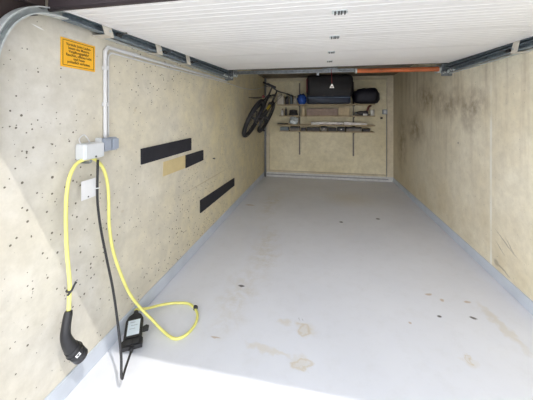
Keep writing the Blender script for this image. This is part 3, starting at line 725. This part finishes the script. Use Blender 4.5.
# ------------------------------------------------------------------ bicycle hung against the left wall, leaning out
bk = thing('bicycle', 'black bicycle hanging against the left wall near the rear corner', 'bicycle', (-1.045, 4.72, .96))
RW = .335
def wheel(yc, hubw):
    t = MB().torus((0,yc,0), RW-.030, .033, (1,0,0), 48, 10).build('wheel', M['tyre'], bk, world=False); t['label'] = 'spoked wheel with black tyre'
    MB().torus((0,yc,0), RW-.048, .009, (1,0,0), 48, 8).build('rim', M['rim'], t, world=False)
    s_ = MB()
    for k in range(28):
        a = 2*PI*k/28; x = .025 if k % 2 else -.025
        s_.cyl((x, yc+.018*math.cos(a+.5), .018*math.sin(a+.5)), (0, yc+(RW-.05)*math.cos(a), (RW-.05)*math.sin(a)), .0024, n=4)
    s_.build('spokes', M['rim'], t, world=False)
    MB().cyl((-hubw,yc,0),(hubw,yc,0),.02,n=14).build('hub', M['rim'], t, world=False)
YR, YFw = -.50, .52
wheel(YR, .06); wheel(YFw, .05)
BB = (0,-.07,-.05); ST = (0,-.22,.46); HT = (0,.33,.47); HB = (0,.375,.33)
fr_ = MB()
fr_.cyl(BB, ST, .016).cyl(BB, HB, .021).cyl((0,-.205,.41), HT, .018).cyl(HT, HB, .021)
for sx in (-.055, .055):
    fr_.cyl((sx*.4,-.09,-.05), (sx,YR,0), .010).cyl((sx*.3,-.205,.42), (sx,YR,0), .009)
fr_.build('frame', M['bikeframe'], bk, world=False)
fk = MB()
for sx in (-.05, .05): fk.tube([(sx,.385,.29),(sx,.43,.16),(sx,YFw,0)], [.014,.013,.009], 10)
fk.cyl((-.05,.385,.295),(.05,.385,.295),.016).cyl((0,.375,.33),(0,.385,.29),.015); fk.build('fork', M['bikeframe'], bk, world=False)
d_ = MB().cyl((0,.06,.225),(0,.26,.30),.0225,n=14); 
d_ = MB(); a = V(BB); b_ = V(HB); d_.cyl(a.lerp(b_,.55), a.lerp(b_,.8), .0222, n=14); d_.build('decal', M['bikeyellow'], bk, world=False)
hbm = MB().cyl((0,.33,.47),(0,.31,.54),.014).cyl((0,.31,.54),(0,.37,.56),.014).tube([(-.30,.31,.585),(-.16,.345,.58),(-.05,.37,.56),(.05,.37,.56),(.16,.345,.58),(.30,.31,.585)], .0115, 10)
ho = hbm.build('handlebar', M['bikeframe'], bk, world=False)
for sx in (-1,1):
    MB().cyl((sx*.19,.333,.583),(sx*.31,.308,.586),.017,n=12).build('grip', M['tyre'], ho, world=False)
    MB().tube([(sx*.17,.345,.575),(sx*.19,.39,.555),(sx*.27,.385,.545)], .006, 6).build('brake_lever', M['rim'], ho, world=False)
MB().tube([(.06,.37,.56),(.10,.46,.50),(.05,.47,.38),(.03,.43,.28)], .004, 6).build('brake_cable', M['tyre'], bk, world=False)
sd = MB().cyl(ST, (0,-.25,.56), .013)
so_ = sd.build('seat_post', M['rim'], bk, world=False)
MB().prism([(-.075,-.37,.565),(.075,-.37,.565),(.07,-.30,.565),(.025,-.20,.565),(.018,-.10,.565),(-.018,-.10,.565),(-.025,-.20,.565),(-.07,-.30,.565)], (0,0,.04)).build('saddle', M['tyre'], bk, world=False)
cr_ = MB().torus((.045,BB[1],BB[2]), .085, .006, (1,0,0), 30, 6).cyl((.041,BB[1],BB[2]),(.049,BB[1],BB[2]),.075,n=24); cr_.build('chainring', M['rim'], bk, world=False)
cr_ = MB().cyl((.055,BB[1],BB[2]),(.065,BB[1]+.11,BB[2]-.13),.010).cyl((-.055,BB[1],BB[2]),(-.065,BB[1]-.11,BB[2]+.13),.010).cyl((-.06,BB[1],BB[2]),(.06,BB[1],BB[2]),.018); co = cr_.build('crank', M['rim'], bk, world=False)
for s_, dy_, dz2 in ((1,.11,-.13),(-1,-.11,.13)):
    MB().bbox(min(s_*.07,s_*.16),max(s_*.07,s_*.16),BB[1]+dy_-.04,BB[1]+dy_+.04,BB[2]+dz2-.012,BB[2]+dz2+.012,.005).build('pedal', M['tyre'], co, world=False)
ch = MB().tube([(.045,BB[1]+.0,BB[2]+.088),(.045,YR,.04),(.045,YR-.04,0),(.045,YR,-.04),(.045,BB[1],BB[2]-.088)], .005, 6, spline=False); ch.build('chain', M['rim'], bk, world=False)
# one red reflector at the rear (small)
MB().bbox(-.02,.02,YR-.06,YR-.04,.36,.40,.005).build('reflector', M['redcord'], bk, world=False)
bk.location = (-1.045, 4.66, 1.315); bk.rotation_euler = (0, math.radians(26), 0)
# wall hooks that carry the bicycle by its top tube
rk = thing('bike_hook_rack', 'dark steel wall hooks carrying the bicycle by its top tube', 'wall hook', (WL, 4.72, 1.7))
rm = Matrix.Translation(bk.location) @ Matrix.Rotation(math.radians(26), 4, 'Y')
m_ = MB()
for yl in (-.10, .16):
    p = rm @ V((0, yl, .432)); 
    m_.tube([(WL+.002,p.y,p.z-.03),((WL+p.x)/2,p.y,p.z-.032),(p.x-.0,p.y,p.z-.028),(p.x+.03,p.y,p.z-.005),(p.x+.035,p.y,p.z+.02)], .008, 8)
m_.cyl((WL+.006,rm.translation.y-.14,(rm@V((0,-.1,.432))).z-.03),(WL+.006,rm.translation.y+.20,(rm@V((0,.16,.432))).z-.03),.004,n=8)
m_.build('rack', M['upright'], rk)

# ------------------------------------------------------------------ light
w = bpy.data.worlds.new('sky'); bpy.context.scene.world = w; w.use_nodes = True
nt = w.node_tree; bgn = nt.nodes['Background']
tc = nt.nodes.new('ShaderNodeTexCoord'); sx = nt.nodes.new('ShaderNodeSeparateXYZ'); nt.links.new(tc.outputs['Generated'], sx.inputs[0])
mr = nt.nodes.new('ShaderNodeMapRange'); nt.links.new(sx.outputs[2], mr.inputs[0]); mr.inputs[1].default_value = 0; mr.inputs[2].default_value = .8
mx = nt.nodes.new('ShaderNodeMix'); mx.data_type = 'RGBA'; nt.links.new(mr.outputs[0], mx.inputs[0])
mx.inputs[6].default_value = (.98, .975, 1.02, 1); mx.inputs[7].default_value = (.27, .31, .35, 1)
br = rng(nt, sx.outputs[0], -1, 1, 1.45, .55)          # uneven sky, brighter towards the left, added to lift the right wall
vm = nt.nodes.new('ShaderNodeVectorMath'); vm.operation = 'SCALE'; nt.links.new(mx.outputs[2], vm.inputs[0]); nt.links.new(br, vm.inputs['Scale'])
nt.links.new(vm.outputs[0], bgn.inputs[0]); bgn.inputs[1].default_value = 2.85
sun = bpy.data.lights.new('sun', 'SUN'); sun.energy = .9; sun.angle = math.radians(.6); sun.color = (1, .97, .92)
so2 = bpy.data.objects.new('sun', sun); C.objects.link(so2); so2.location = (3, -3, 6)
so2.rotation_euler = V((-.56, .44, -1.0)).to_track_quat('-Z', 'Y').to_euler()

# ------------------------------------------------------------------ camera
cam = bpy.data.cameras.new('camera'); co_ = bpy.data.objects.new('camera', cam); C.objects.link(co_)
cam.sensor_fit = 'HORIZONTAL'; cam.sensor_width = 36; cam.lens = 36*270/533
cam.shift_x = 0; cam.shift_y = -87/533; cam.clip_start = .01
co_.location = (0, 0, 1.4); co_.rotation_euler = (PI/2, 0, math.radians(11.4))
sc_ = bpy.context.scene; sc_.camera = co_
sc_.view_settings.view_transform = 'Standard'; sc_.view_settings.look = 'None'; sc_.view_settings.gamma = 1
sc_.view_settings.use_curve_mapping = False
sc_.view_settings.exposure = 1.08
